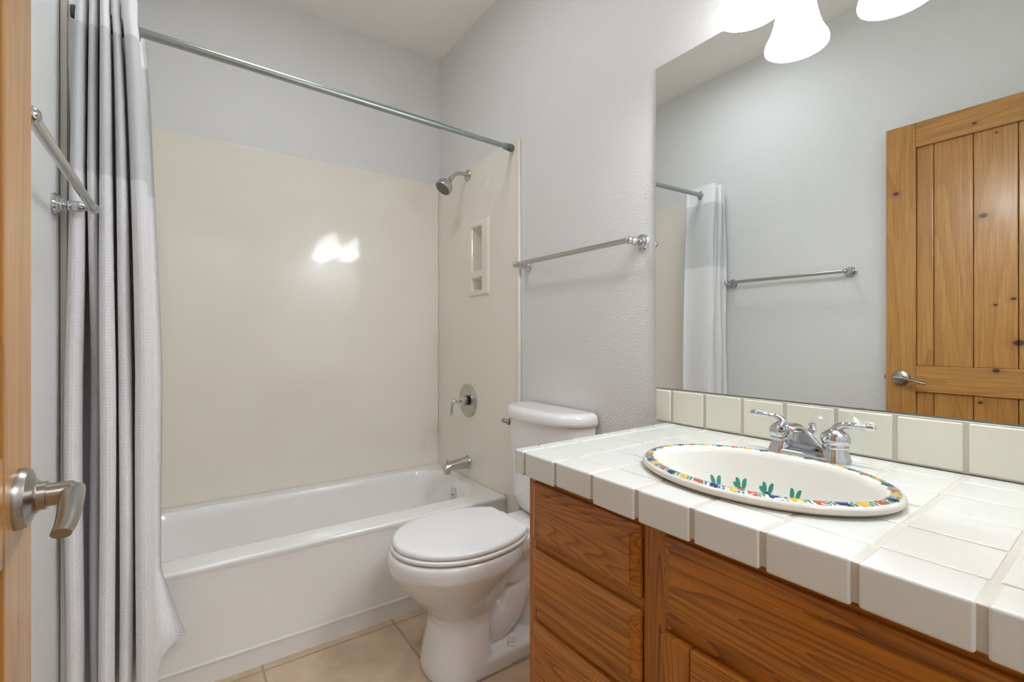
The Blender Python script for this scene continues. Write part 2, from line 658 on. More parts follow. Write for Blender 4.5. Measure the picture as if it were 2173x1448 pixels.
# lever set
HY, HZ = 0.742, 0.942
bm = NB(); lathe(bm, [(.0335, 0), (.0335, .004), (.031, .009), (.02, .013), (.0175, .016)], (DF, HY, HZ), (1, 0, 0), 40)
rose = obj('handle', bm, NICKEL, door)
bm = NB(); lathe(bm, [(.0155, .012), (.0155, .023), (.0128, .0235), (.0128, .044), (.010, .047)], (DF, HY, HZ), (1, 0, 0), 32); obj('spindle', bm, NICKEL, rose)
bm = NB()
tube(bm, [(DF + .043, HY + .012, HZ + .001), (DF + .046, HY - .015, HZ + .001), (DF + .049, HY - .05, HZ - .006), (DF + .050, HY - .078, HZ - .013), (DF + .049, HY - .098, HZ - .017)],
     [.011, .0115, .0105, .0095, .0085], 20, flat=(1.0, .62))
obj('lever', bm, NICKEL, rose)
bm = NB(); bx(bm, DF - .026, DF - .014, DY1 - .001, DY1 + .0105, .932, .952, .002); obj('latch', bm, NICKEL, door)
bm = NB(); lathe(bm, [(.0335, 0), (.0335, .005), (.02, .012), (.013, .03), (.022, .045), (.022, .062), (.01, .066)], (DF - DT, HY, HZ), (-1, 0, 0), 32); obj('outer_handle', bm, NICKEL, door)
for z in (0.22, 1.05, 1.85):
    bm = NB(); lathe(bm, [(.007, 0), (.007, .09)], (DF + .004, DY0 - .008, z), (0, 0, 1), 14); obj('hinge', bm, NICKEL, door)

# ------------------------------------------------------------------ bathtub
TY = 1.822
tub = thing('bathtub', (0.498, 2.18, 0), 'white alcove bathtub with a plain apron between the shower walls', 'bathtub')
e = .006
X0, X1, Y1 = XL + .002, XR - .002, YB - .002
OR = [(0.0, TY), (.060, TY - .001), (.066, TY - .006), (.073, TY - .006), (.079, TY + .001), (.20, TY + .004), (.352, TY + .004), (.364, TY - .001), (.374, TY - .003), (.382, TY - .001), (.3865, TY + .006)]
rings = [rrect(X0, X1, y, Y1, .004, z) for z, y in OR]
INN = [(.388, .085, .070, .092, .082, .13), (.3875, .092, .077, .100, .090, .13), (.382, .099, .082, .108, .097, .13), (.35, .108, .092, .117, .106, .13),
       (.25, .150, .110, .130, .120, .13), (.15, .200, .125, .145, .135, .13), (.10, .235, .140, .160, .150, .12), (.075, .27, .165, .185, .175, .11), (.068, .33, .22, .23, .22, .08)]
for z, l, r, f, b, rad in INN:
    rings.append(rrect(XL + l, XR - r, TY + f, YB - b, rad, z))
bm = NB(); loft(bm, rings, True, False, True); obj('tub_shell', bm, TUBM, tub, angle=50)
bm = NB()
lathe(bm, [(.0385, 0), (.0385, .006), (.035, .0105), (.006, .012)], (1.160, 2.175, .312), (-1, 0, .16), 40)
op = obj('overflow_plate', bm, CHROME, tub)
bm = NB(); lathe(bm, [(.004, .012), (.003, .0145)], (1.160, 2.175, .312), (-1, 0, .16), 12); obj('screw', bm, DARK, op)
bm = NB(); lathe(bm, [(.033, 0), (.033, .003), (.02, .005)], (0.93, 2.175, .068), (0, 0, 1), 30); obj('drain', bm, CHROME, tub)

# ------------------------------------------------------------------ shower surround
SZ0, SZ1 = .388, 2.013
PX = XR - .011                   # face of the right panel
su = thing('shower_surround', (0.498, YB - .004, SZ0), 'beige glossy shower wall panels around the tub', 'shower surround')
bm = NB(); bx(bm, XL + .013, XR - .0108, YB - .014, YB - .001, SZ0 + .001, SZ1, .003); obj('back_panel', bm, SURR, su)
bm = NB()
SYF, SYL = 1.722, 1.668
bx(bm, XL + .001, XL + .013, SYL, YB - .0138, SZ0 + .001, SZ1, .003)
bx(bm, XL + .001, XL + .013, SYL, TY - .008, .002, SZ0 + .0012, .003)
bx(bm, XL + .001, XL + .016, SYL - .006, SYL + .012, .002, SZ1, .004)
obj('left_panel', bm, SURR, su)
bm = NB()
r1 = (2.020, 2.125, 1.452, 1.685)
r2 = (2.020, 2.125, 1.355, 1.428)
bx(bm, PX, XR - .001, SYF, r1[0], SZ0 + .001, SZ1)
bx(bm, PX, XR - .001, r1[1], YB - .0138, SZ0 + .001, SZ1)
bx(bm, PX, XR - .001, r1[0], r1[1], r1[3], SZ1)
bx(bm, PX, XR - .001, r1[0], r1[1], r2[3], r1[2])
bx(bm, PX, XR - .001, r1[0], r1[1], SZ0 + .001, r2[2])
bx(bm, PX, XR - .001, SYF, TY - .008, .002, SZ0 + .001)
obj('right_panel', bm, SURR, su, doubles=False)
bm = NB(); bx(bm, PX - .005, XR - .001, SYF - .007, SYF + .011, .002, SZ1 + .001, .004); obj('edge_trim', bm, CAULK, su)
# soap niche: raised frame with two pockets
FY0, FY1, FZ0, FZ1 = 1.963, 2.165, 1.330, 1.716
FX = PX - .010
bm = NB()


def pocket(bm, y0, y1, z0, z1, depth):
    c = .012
    prof = [(0.0, FX), (.003, FX + .004), (.006, FX + .02), (.010, FX + depth * .8), (.02, FX + depth)]
    rg = []
    for off, x in prof:
        pts = rrect(y0 + off, y1 - off, z0 + off, z1 - off, .016, 0, 6, 4)
        rg.append([Vector((x, p.x, p.y)) for p in pts])
    loft(bm, rg, True, False, True)
    return rg[0]


def niche():
    # frame face as strips round the pockets, bevelled outer rim
    for (y0, y1, z0, z1) in ((FY0 + .012, r1[0] + .001, FZ0 + .012, FZ1 - .012), (r1[1] - .001, FY1 - .012, FZ0 + .012, FZ1 - .012)):
        bx(bm, FX, PX + .002, y0, y1, z0, z1)
    for (z0, z1) in ((FZ0 + .012, r2[2] + .001), (r2[3] - .001, r1[2] + .001), (r1[3] - .001, FZ1 - .012)):
        bx(bm, FX, PX + .002, r1[0], r1[1], z0, z1)
    a = [Vector((PX + .001, p.x, p.y)) for p in rrect(FY0, FY1, FZ0, FZ1, .012, 0, 4, 4)]
    b = [Vector((FX + .002, p.x, p.y)) for p in rrect(FY0 + .006, FY1 - .006, FZ0 + .006, FZ1 - .006, .01, 0, 4, 4)]
    c = [Vector((FX, p.x, p.y)) for p in rrect(FY0 + .0125, FY1 - .0125, FZ0 + .0125, FZ1 - .0125, .004, 0, 4, 4)]
    loft(bm, [a, b, c], True, False, False)
    for r in (r1, r2):
        pocket(bm, *r, .075)
        # little drip ribs along the sill of each pocket
        for k in range(6):
            yy = r[0] + .022 + k * .012
            bx(bm, FX - .002, FX + .03, yy, yy + .006, r[2] + .0005, r[2] + .006, .002)
        # corners between square strips and rounded pockets
        pts = rrect(r[0], r[1], r[2], r[3], .016, 0, 6, 4)
        sq = []
        for p in pts:
            cx, cy = (r[0] + r[1]) / 2, (r[2] + r[3]) / 2
            hx, hy = (r[1] - r[0]) / 2, (r[3] - r[2]) / 2
            s = min(hx / max(abs(p.x - cx), 1e-6), hy / max(abs(p.y - cy), 1e-6))
            sq.append(Vector((FX, cx + (p.x - cx) * s, cy + (p.y - cy) * s)))
        loft(bm, [sq, [Vector((FX, p.x, p.y)) for p in pts]], True, False, False)


niche()
obj('soap_niche', bm, SURR, su, doubles=False)
bm = NB()
bx(bm, XL + .013, XR - .011, YB - .019, YB - .0135, SZ0 - .001, SZ0 + .006, .002)
bx(bm, PX - .005, PX + .001, TY + .006, YB - .014, SZ0 - .001, SZ0 + .006, .002)
obj('caulk_line', bm, CAULK, su, doubles=False)

# ------------------------------------------------------------------ shower fittings on the right panel
SY = 2.176
sh = thing('showerhead', (PX, SY, 1.972), 'round grey shower head on a bent arm high on the beige wall', 'shower head')
bm = NB(); lathe(bm, [(.030, 0), (.030, .003), (.027, .007), (.016, .010), (.0125, .016)], (PX, SY, 1.972), (-1, 0, 0), 36); obj('wall_flange', bm, DULLCH, sh)
bm = NB(); tube(bm, [(PX - .005, SY, 1.972), (PX - .045, SY, 1.974), (PX - .075, SY, 1.962), (PX - .102, SY, 1.934)], .0098, 18); obj('shower_arm', bm, DULLCH, sh)
hd = Vector((-.62, -.05, -.78)).normalized()
ho = Vector((PX - .097, SY, 1.940))
bm = NB(); lathe(bm, [(.0125, 0), (.0135, .004), (.0135, .018), (.010, .021), (.016, .027), (.030, .040), (.0405, .054), (.0435, .066), (.0445, .078), (.0430, .083), (.040, .084)], ho, hd, 44); obj('spray_head', bm, DULLCH, sh)
bm = NB(); lathe(bm, [(.0395, .083), (.038, .0845), (.012, .0855)], ho, hd, 44)
d_, a_, b_ = frame_of(hd)
for rr, nn in ((.010, 6), (.018, 12), (.026, 18), (.0335, 24)):
    for k in range(nn):
        c_ = ho + d_ * .0845 + a_ * (rr * cos(2 * pi * k / nn)) + b_ * (rr * sin(2 * pi * k / nn))
        lathe(bm, [(.0017, 0), (.0012, .003)], c_, hd, 6)
obj('spray_face', bm, simple('spray_rubber', lin(128, 128, 124), .5, noise=.3, nscale=300), sh, doubles=False)
bm = NB(); lathe(bm, [(.0106, 0), (.0106, .004)], ho - hd * .004, hd, 20); obj('thread_seal', bm, CAULK, sh)

VZ = .792
va = thing('shower_valve', (PX, SY - .004, VZ), 'round chrome shower valve plate with a drooping lever', 'valve')
vo = (PX, SY - .004, VZ)
bm = NB(); lathe(bm, [(.088, 0), (.0885, .004), (.085, .008), (.079, .0085), (.077, .011), (.068, .012), (.066, .010), (.028, .010)], vo, (-1, 0, 0), 56); obj('trim_plate', bm, DULLCH, va)
bm = NB(); lathe(bm, [(.026, .0095), (.024, .011), (.022, .022)], vo, (-1, 0, 0), 28); obj('stem_sleeve', bm, DARK, va)
bm = NB(); lathe(bm, [(.020, .020), (.028, .022), (.0285, .034), (.024, .036), (.0235, .046), (.019, .050), (.015, .058), (.010, .064), (.008, .070)], vo, (-1, 0, 0), 36); obj('hub', bm, CHROME, va)
bm = NB(); tube(bm, [(PX - .066, SY - .004, VZ), (PX - .082, SY - .004, VZ + .003), (PX - .094, SY - .003, VZ - .010), (PX - .097, SY - .002, VZ - .030), (PX - .099, SY - .001, VZ - .055), (PX - .101, SY, VZ - .070)],
                    [.0075, .0075, .0072, .0065, .0095, .008], 18); obj('lever', bm, CHROME, va)

PZ = .468
sp = thing('tub_spout', (PX, SY - .002, PZ), 'chrome tub spout with a pull knob just above the tub', 'spout')
so = Vector((PX, SY - .002, PZ))
bm = NB(); lathe(bm, [(.036, 0), (.0365, .006), (.034, .012)], so, (-1, 0, 0), 36); obj('wall_flange', bm, CHROME, sp)
bm = NB()
rg = []
for (dx, dz, hy, hz) in ((.010, 0, .031, .031), (.04, -.001, .029, .028), (.08, -.003, .027, .025), (.108, -.006, .026, .0235), (.126, -.012, .025, .022), (.138, -.022, .024, .018)):
    ang = 0 if dx < .1 else (dx - .1) / .038 * 0.9
    ring = []
    for k in range(28):
        yy, zz = hy * cos(2 * pi * k / 28), hz * sin(2 * pi * k / 28)
        ring.append(so + Vector((-dx + zz * -sin(ang) * .9, yy, dz + zz * cos(ang))))
    rg.append(ring)
loft(bm, rg)
rg = []
for (h, hx, hy) in ((0, .0165, .021), (-.012, .017, .021), (-.026, .0165, .0205), (-.036, .016, .020)):
    rg.append([so + Vector((-.122 + hx * cos(2 * pi * k / 28), hy * sin(2 * pi * k / 28), -.006 + h)) for k in range(28)])
loft(bm, rg)
obj('spout_body', bm, DULLCH, sp, doubles=False)
bm = NB(); lathe(bm, [(.003, 0), (.003, .010), (.0085, .011), (.0085, .014), (.004, .016)], so + Vector((-.124, 0, .014)), (0, 0, 1), 20); obj('diverter_knob', bm, CHROME, sp)

# ------------------------------------------------------------------ shower rod
ra, rb = Vector((XL + .018, 1.690, 1.981)), Vector((XR - .0116, 1.769, 1.981))
rd = (rb - ra).normalized()
rl = (rb - ra).length
ro = thing('shower_rod', tuple(ra), 'grey metal shower curtain rod spanning the tub from wall to wall', 'rod')
bm = NB(); lathe(bm, [(.0128, .02), (.0128, rl * .75), (.0118, rl * .75 + .002)], ra, rd, 26); obj('outer_tube', bm, STEEL, ro)
bm = NB(); lathe(bm, [(.0110, rl * .74), (.0110, rl - .02)], ra, rd, 26); obj('inner_tube', bm, STEEL, ro)
for o_, d_, rr in ((ra, rd, .0165), (rb, -rd, .0160)):
    bm = NB(); lathe(bm, [(rr * .9, 0), (rr * 1.06, .006), (rr, .022), (rr * .93, .034), (rr * .93, .036)], o_, d_, 26); cp = obj('end_cap', bm, RUBBER, ro)
bm = NB(); lathe(bm, [(.0145, .034), (.0145, .045)], rb, -rd, 26); obj('collar', bm, STEEL, ro)

# ------------------------------------------------------------------ shower curtain
cu = thing('shower_curtain', (-.14, 1.69, 0.1), 'white waffle shower curtain bunched at the left wall', 'curtain')
NT, TMAX = 300, 5.06
ZT = 2.036
FO = [0.0, 0.05, 0.0, -0.003, 0.01, 0.0]


# where each fold's bulge starts and ends across the room, at the rod and lower down
EDGE_TOP = [-0.2218, -0.1951, -0.1738, -0.1506, -0.1299, -0.0929, -0.0711]
EDGE_LOW = [-0.2441, -0.2032, -0.1776, -0.1381, -0.1040, -0.0553, -0.0335]


def cpoint(i, z):
    """column i at world height z"""
    t = TMAX * i / NT
    low = max(0.0, min(1.0, (1.98 - z) / .95)) ** .7
    ed = [a + (b - a) * low for a, b in zip(EDGE_TOP, EDGE_LOW)]
    k = min(int(t), 5)
    pitch = ed[k + 1] - ed[k]
    x = ed[k] + pitch * ((t - k) + 3.3 / (4 * pi) * sin(4 * pi * (t - k)))
    near = 1.614 + (0, .002, -.003, .004, 0, 0)[k]
    far = 1.796
    c = .5 - .5 * cos(2 * pi * t)          # 0 far, 1 near
    rec = 0.0
    if k == 1:
        rec = .085 * max(0, min(1, (1.55 - z) / .5))
    if k == 3:
        rec = .014 * low
    yn = near + rec + .005 * sin(7 * z + 2.1 * k)
    y = far + (yn - far) * c
    x += .0016 * sin(5.3 * z + 1.7 * k) * low
    if y > 1.645:
        x = max(x, -.2355)
    # loose end panel: its free bottom corner swings out into the room
    if t > 4.55:
        q = (t - 4.55) / .51
        x += .004 * q
        if z < .43:
            w_ = min(1.0, (.43 - z) / .19) ** 1.2
            x += .060 * w_ * q ** 1.6
            y -= .075 * w_ * q
    return Vector((x, y, z))


def hem(i):
    t = TMAX * i / NT
    h = .105 + .012 * sin(3.1 * t)
    if t > 4.45:
        h += .135 * ((t - 4.45) / .61) ** 1.5
    return h


cols = [cpoint(i, 1.0) for i in range(NT + 1)]
arc = [0.0]
for p, q in zip(cols[:-1], cols[1:]):
    arc.append(arc[-1] + (p - q).length)


def cloth(name, ztop, zbot, nz, m, use_hem=False, rise=False):
    bm = NB()
    uvl = bm.loops.layers.uv.new('UVMap')
    G = []
    for j in range(nz + 1):
        row = []
        for i in range(NT + 1):
            zb = hem(i) if use_hem else zbot
            z = ztop + (zb - ztop) * j / nz
            row.append(bm.verts.new(cpoint(i, z)))
        G.append(row)
    for j in range(nz):
        for i in range(NT):
            f = bm.faces.new((G[j][i], G[j][i + 1], G[j + 1][i + 1], G[j + 1][i]))
            for l, (a, b) in zip(f.loops, ((j, i), (j, i + 1), (j + 1, i + 1), (j + 1, i))):
                l[uvl].uv = (arc[b], G[a][b].co.z)
    o = obj(name, bm, m, cu, angle=180, doubles=False)
    sm = o.modifiers.new('thickness', 'SOLIDIFY')
    sm.thickness = .0012
    sm.offset = 0
    sm.use_rim = False
    return o


cloth('header_band', ZT, 1.926, 4, BAND)
cloth('sheer_panel', 1.9262, 1.5425, 14, SHEER)
cloth('waffle_panel', 1.546, .1, 60, WAFFLE, True)
# metal grommets where the rod passes through each fold
for k in range(10):
    tq = .25 + .5 * k
    i = min(NT, int(round(tq / TMAX * NT)))
    p = cpoint(i, 1.981)
    yy = ra.y + (p.x - ra.x) / (rb.x - ra.x) * (rb.y - ra.y)
    c0 = Vector((p.x, yy, 1.981))
    bm = NB(); lathe(bm, [(.0175, -.0022), (.027, -.0016), (.028, 0), (.027, .0016), (.0175, .0022)], c0, (1, .35 * (-1) ** k, 0), 28, cap0=False, cap1=False)
    obj('grommet', bm, CHROME, cu)

# ------------------------------------------------------------------ towel bars
def towel_bar(x, sgn, ya, yb, z, out, label):
    t = thing('towel_bar', (x, (ya + yb) / 2, z), label, 'towel bar', 'chrome towel bars on the side walls')
    for y in (ya, yb):
        bm = NB(); lathe(bm, [(.027, 0), (.0275, .004), (.025, .008), (.0235, .0085), (.0225, .013), (.0185, .014), (.0175, .019), (.012, .021)], (x, y, z), (sgn, 0, 0), 40)
        fl = obj('wall_flange', bm, CHROME, t)
        bm = NB(); lathe(bm, [(.0105, .019), (.009, .024), (.0135, .028), (.0135, .031), (.010, .034), (.0135, .041), (.0145, .046), (.011, .054), (.0075, .060), (.0075, out - .006)], (x, y, z), (sgn, 0, 0), 28)
        obj('post', bm, CHROME, fl)
        bm = NB()
        R0 = .0138
        lathe(bm, [(R0 * sin(pi * q / 12), -R0 * cos(pi * q / 12)) for q in range(13)], (x + sgn * out, y, z), (0, 1, 0), 24)
        obj('finial', bm, CHROME, fl)
    bm = NB(); lathe(bm, [(.0092, ya), (.0092, yb)], (x + sgn * out, 0, z), (0, 1, 0), 24); obj('bar', bm, DULLCH, t)
    return t


towel_bar(XR, -1, 1.036, 1.665, 1.434, .068, 'chrome towel bar on the textured wall between the mirror and the shower')
towel_bar(XL, 1, 0.972, 1.588, 1.446, .074, 'chrome towel bar on the left wall between the door and the curtain')

# ------------------------------------------------------------------ toilet
TC = 1.452
to = thing('toilet', (0.95, TC, 0), 'white two-piece toilet with closed lid between the tub and the vanity', 'toilet')


def egg(xf, xm, xb, hw, z, n=56, pw=2.0, pb=2.0, flatb=None, yc=TC):
    """closed outline: front tip xf, widest at xm, back xb (elliptic back centred xm, cut flat at flatb)"""
    pts = []
    for i in range(n):
        a = 2 * pi * i / n
        c, s = cos(a), sin(a)
        ex = 2.0 / (pw if c < 0 else pb)
        rx = (xm - xf) if c < 0 else (xb - xm)
        x = xm + math.copysign(abs(c) ** ex, c) * rx
        y = hw * math.copysign(abs(s) ** ex, s)
        if flatb is not None:
            x = min(x, flatb)
        pts.append(Vector((x, yc + y, z)))
    return pts


bm = NB()
rings = [
    egg(.665, .77, .862, .124, .000, pw=2.4, pb=7), egg(.664, .77, .862, .124, .020, pw=2.4, pb=7), egg(.671, .77, .862, .119, .06, pw=2.4, pb=7),
    egg(.683, .77, .865, .110, .12, pw=2.3, pb=6), egg(.690, .77, .875, .104, .17, pw=2.2, pb=5), egg(.683, .775, .895, .106, .20, pw=2.1, pb=3.5),
    egg(.651, .78, .935, .125, .24, pb=2.4), egg(.612, .78, .98, .150, .28), egg(.580, .78, 1.00, .172, .32), egg(.558, .78, 1.02, .187, .352), egg(.549, .78, 1.03, .194, .37),
    egg(.547, .78, 1.03, .196, .40), egg(.550, .78, 1.03, .194, .414), egg(.556, .78, 1.02, .188, .420)]
loft(bm, rings)
# foot
loft(bm, [egg(.668, .80, 1.13, .122, 0, pw=2.4, pb=4.5), egg(.667, .80, 1.13, .122, .045, pw=2.4, pb=4.5), egg(.675, .80, 1.12, .114, .055, pw=2.4, pb=4.5)])
# trapway
tube(bm, [(.84, TC, .16), (.90, TC, .12), (.965, TC, .14), (1.01, TC, .21), (1.06, TC, .25), (1.11, TC, .20), (1.115, TC, .03)], [.085, .085, .080, .078, .075, .078, .082], 24)
# rear deck for the tank
loft(bm, [rrect(.93, 1.215, TC - .075, TC + .075, .05, .25), rrect(.93, 1.225, TC - .088, TC + .088, .05, .32), rrect(.93, 1.23, TC - .115, TC + .115, .045, .375), rrect(.94, 1.23, TC - .118, TC + .118, .045, .412), rrect(.95, 1.225, TC - .112, TC + .112, .045, .420)])
bowl = obj('bowl', bm, PORC, to, doubles=False)
bowl.modifiers.clear()
rm = bowl.modifiers.new('remesh', 'REMESH'); rm.mode = 'VOXEL'; rm.voxel_size = .0045
sm = bowl.modifiers.new('smooth', 'SMOOTH'); sm.iterations = 7; sm.factor = .5
apply_mods(bowl)
for p in bowl.data.polygons:
    p.use_smooth = True
bm = NB()
S0 = dict(xm=.785, xb=1.06)
loft(bm, [egg(.566, hw=.186, z=.4215, flatb=1.0, **S0), egg(.557, hw=.193, z=.426, flatb=1.005, **S0), egg(.556, hw=.194, z=.434, flatb=1.005, **S0), egg(.561, hw=.190, z=.439, flatb=1.0, **S0)])
obj('seat', bm, SEATM, to, angle=60)
bm = NB()
loft(bm, [egg(.568, hw=.184, z=.4395, flatb=1.0, **S0), egg(.563, hw=.189, z=.442, flatb=1.005, **S0), egg(.561, hw=.1905, z=.449, flatb=1.007, **S0), egg(.564, hw=.188, z=.456, flatb=1.005, **S0), egg(.572, hw=.181, z=.4600, flatb=.999, **S0),
          egg(.60, hw=.155, z=.4610, flatb=.985, xm=.785, xb=1.04)])
obj('lid', bm, SEATM, to, angle=60)
for s in (-1, 1):
    bm = NB(); bx(bm, .998, 1.035, TC + s * .075 - .02, TC + s * .075 + .02, .4195, .444, .007, 3); obj('hinge_cap', bm, SEATM, to)
    bm = NB(); lathe(bm, [(.0155, 0), (.0155, .006), (.0125, .009), (.0125, .026), (.009, .033), (.003, .035)], (.945, TC + s * .112 if s > 0 else TC - .098, .054), (0, 0, 1), 24); obj('bolt_cap', bm, SEATM, to)


def dshape(xf, hw, z, xb=1.240, n=40, rc=.02):
    """tank outline: flat back at the wall, bowed front"""
    pts = []
    for i in range(n + 1):
        a = -pi / 2 + pi * i / n
        s, c = sin(a), cos(a)
        y = hw * math.copysign(abs(s) ** .80, s)
        x = (xb - .03) - (xb - .03 - xf) * abs(c) ** .80
        pts.append(Vector((x, TC + y, z)))
    pts.append(Vector((xb - .005, TC + hw, z)))
    pts.append(Vector((xb, TC + hw - .006, z)))
    for k in range(1, 6):
        pts.append(Vector((xb, TC + hw - .006 - (2 * hw - .012) * k / 6, z)))
    pts.append(Vector((xb, TC - hw + .006, z)))
    pts.append(Vector((xb - .005, TC - hw, z)))
    return pts


bm = NB()
loft(bm, [dshape(1.140, .160, .4215), dshape(1.122, .180, .432), dshape(1.108, .194, .455), dshape(1.100, .200, .49), dshape(1.088, .212, .72), dshape(1.086, .214, .797)])
obj('tank', bm, PORC, to, angle=55)
bm = NB()
loft(bm, [dshape(1.083, .216, .7975), dshape(1.076, .224, .801), dshape(1.073, .227, .812), dshape(1.076, .225, .828), dshape(1.082, .220, .838), dshape(1.092, .211, .8435), dshape(1.115, .19, .846)])
obj('tank_lid', bm, PORC, to, angle=55)
bm = NB()
lathe(bm, [(.014, -.004), (.014, .006), (.009, .010)], (1.118, TC + .168, .772), (-.55, .83, 0), 20)
tube(bm, [(1.114, TC + .176, .772), (1.110, TC + .192, .773), (1.122, TC + .212, .770), (1.140, TC + .226, .764)], [.008, .011, .011, .007], 16, flat=(1, .9))
obj('flush_lever', bm, NICKEL, to, doubles=False)

# ------------------------------------------------------------------ vanity cabinet
FXF = .690                      # face-frame face
VY0, VY1 = 0.004, 0.913
vc = thing('vanity_cabinet', (.95, .46, 0), 'oak bathroom vanity cabinet with drawers under a white tile top', 'cabinet')
bm = NB()
bx(bm, FXF + .02, XR - .003, VY1 - .018, VY1, 0.002, .8)
bx(bm, FXF + .02, XR - .003, VY0, VY0 + .018, 0.002, .8)
bx(bm, FXF + .02, XR - .003, VY0 + .018, VY1 - .018, .10, .118)
bx(bm, XR - .012, XR - .003, VY0 + .018, VY1 - .018, .118, .8)
bx(bm, FXF + .075, FXF + .09, VY0 + .018, VY1 - .018, .002, .1)
obj('carcass', bm, OAK_V, vc, doubles=False)
for (y0, y1) in ((VY1 - .026, VY1), (.520, .570), (VY0, VY0 + .05)):
    bm = NB(); bx(bm, FXF, FXF + .0195, y0, y1, .102, .8, .001); obj('frame_stile', bm, OAK_V, vc)
for (y0, y1, z0, z1) in ((.5705, VY1 - .0265, .757, .7995), (.0545, .5195, .757, .7995), (.5705, VY1 - .0265, .613, .645), (.5705, VY1 - .0265, .448, .482), (.5705, VY1 - .0265, .282, .312), (.0545, .5195, .600, .650), (.5705, VY1 - .0265, .102, .135), (.0545, .5195, .102, .135)):
    bm = NB(); bx(bm, FXF + .0004, FXF + .019, y0, y1, z0, z1, .0008); obj('frame_rail', bm, OAK_H, vc)


def raised(bm, y0, y1, z0, z1, xf, xb, lip=.017, drop=.010):
    """slab front with a chamfered edge, facing -x"""
    def r(y0, y1, z0, z1, x):
        return [Vector((x, y0, z0)), Vector((x, y1, z0)), Vector((x, y1, z1)), Vector((x, y0, z1))]
    loft(bm, [r(y0, y1, z0, z1, xb), r(y0, y1, z0, z1, xf + drop + .0015), r(y0 + .001, y1 - .001, z0 + .001, z1 - .001, xf + drop),
              r(y0 + lip, y1 - lip, z0 + lip, z1 - lip, xf + .0025), r(y0 + lip + .0005, y1 - lip - .0005, z0 + lip + .0005, z1 - lip - .0005, xf)])


DFX = .672
for (z0, z1) in ((.647, .780), (.486, .626), (.315, .455), (.120, .290)):
    bm = NB(); raised(bm, .571, .889, z0, z1, DFX, FXF - .0006); obj('drawer_front', bm, OAK_H, vc, flat=True)
bm = NB(); raised(bm, .038, .520, .642, .779, DFX, FXF - .0006); obj('false_front', bm, OAK_H, vc, flat=True)
for (y0, y1) in ((.283, .520), (.038, .275)):
    z0, z1 = .120, .617
    SWD = .056
    bm = NB()
    bx(bm, FXF - .012, FXF - .0006, y0 + SWD - .008, y1 - SWD + .008, z0 + SWD - .008, z1 - SWD + .008)
    dr = obj('cabinet_door', bm, OAK_V, vc)
    for (a, b) in ((y0, y0 + SWD), (y1 - SWD, y1)):
        bm = NB(); bx(bm, DFX, FXF - .0006, a, b, z0, z1, .004, 2); obj('door_stile', bm, OAK_V, dr)
    for (a, b) in ((z0, z0 + SWD), (z1 - SWD, z1)):
        bm = NB(); bx(bm, DFX + .0004, FXF - .0008, y0 + SWD, y1 - SWD, a, b, .004, 2); obj('door_rail', bm, OAK_H, dr)
    bm = NB(); raised(bm, y0 + SWD + .004, y1 - SWD - .004, z0 + SWD + .004, z1 - SWD - .004, FXF - .016, FXF - .005, .03, .007); obj('door_panel', bm, OAK_V, dr, flat=True)

# ------------------------------------------------------------------ tiled countertop
CZ = .857
SH, SX = .030, .648              # the tile grid runs slightly out of square
ct = thing('countertop', (.95, .46, .80), 'white square-tiled countertop with grout lines on the oak vanity', 'countertop')
YJ = [.926, .8875, .780, .671, .562, .453, .344, .236, .128, .020, .005]
XJ = [.648, .7205, .833, .9445, 1.0575, 1.170, 1.2375]
gy, gx = .0040, .0026
bm = NB()


def tile(bm, x0, x1, y0, y1, z0, z1, bev=.0016):
    dz = random.uniform(-.0006, .0006)
    bx(bm, x0, x1, y0, y1, z0, z1 + dz, bev, 3, shear=SH, sx=.95)


for j in range(len(YJ) - 2):
    ya, yb = YJ[j + 1] + gy, YJ[j] - (gy if j else 0)
    if j == len(YJ) - 3:
        ya = .008
    for i in range(len(XJ) - 1):
        xa, xb = XJ[i] + (gx if i else 0), XJ[i + 1] - gx
        if i == 0:
            tile(bm, xa + random.uniform(-.0012, .0012), xb, ya, yb, CZ - .054 + random.uniform(-.003, .003), CZ + .0004, .0042)
        elif j == 0:
            tile(bm, xa, xb, ya, yb, CZ - .054, CZ + .0004, .0035)
        else:
            tile(bm, xa, xb, ya, yb, CZ - .012, CZ)
tiles = obj('tile_top', bm, TILEM, ct, doubles=False, angle=40)
bm = NB(); bx(bm, XJ[0] + .0028, XR - .006, .004, YJ[0] - .004, CZ - .050, CZ - .0012, .003, shear=SH, sx=.95)
gr = obj('grout_bed', bm, GROUT, ct)
SCX, SCY, SRX, SRY = .883, .468, .171, .223
bm = NB()
loft(bm, [[Vector((SCX + (SRX - .022) * cos(2 * pi * k / 72), SCY + (SRY - .022) * sin(2 * pi * k / 72), z)) for k in range(72)] for z in (.70, .92)])
cut = obj('cutter', bm, GROUT)
for o in (tiles, gr):
    bo = o.modifiers.new('hole', 'BOOLEAN')
    bo.operation = 'DIFFERENCE'
    bo.solver = 'EXACT'
    bo.use_self = False
    bo.object = cut
    apply_mods(o)
    finish(o.data, 40)
bpy.data.objects.remove(cut)

# backsplash
bs = thing('backsplash', (1.243, .46, CZ), 'row of cream tiles along the wall below the mirror', 'backsplash')
BY = [.975, .9155, .805, .693, .583, .4695, .3595, .2485, .138, .028, .004]
bm = NB()
for a, b in zip(BY[:-1], BY[1:]):
    if a - b < .03:
        continue
    bx(bm, 1.2375, XR - .003, b + .0042, a - (.0042 if a < .97 else .001), CZ + .0035, CZ + .0985 + random.uniform(-.001, .001), .003, 3)
obj('tile_row', bm, BSTILE, bs, doubles=False, angle=40)
bm = NB(); bx(bm, 1.2400, XR - .0015, .004, .973, CZ + .0005, CZ + .1015, .002); obj('grout_bed', bm, GROUT, bs)

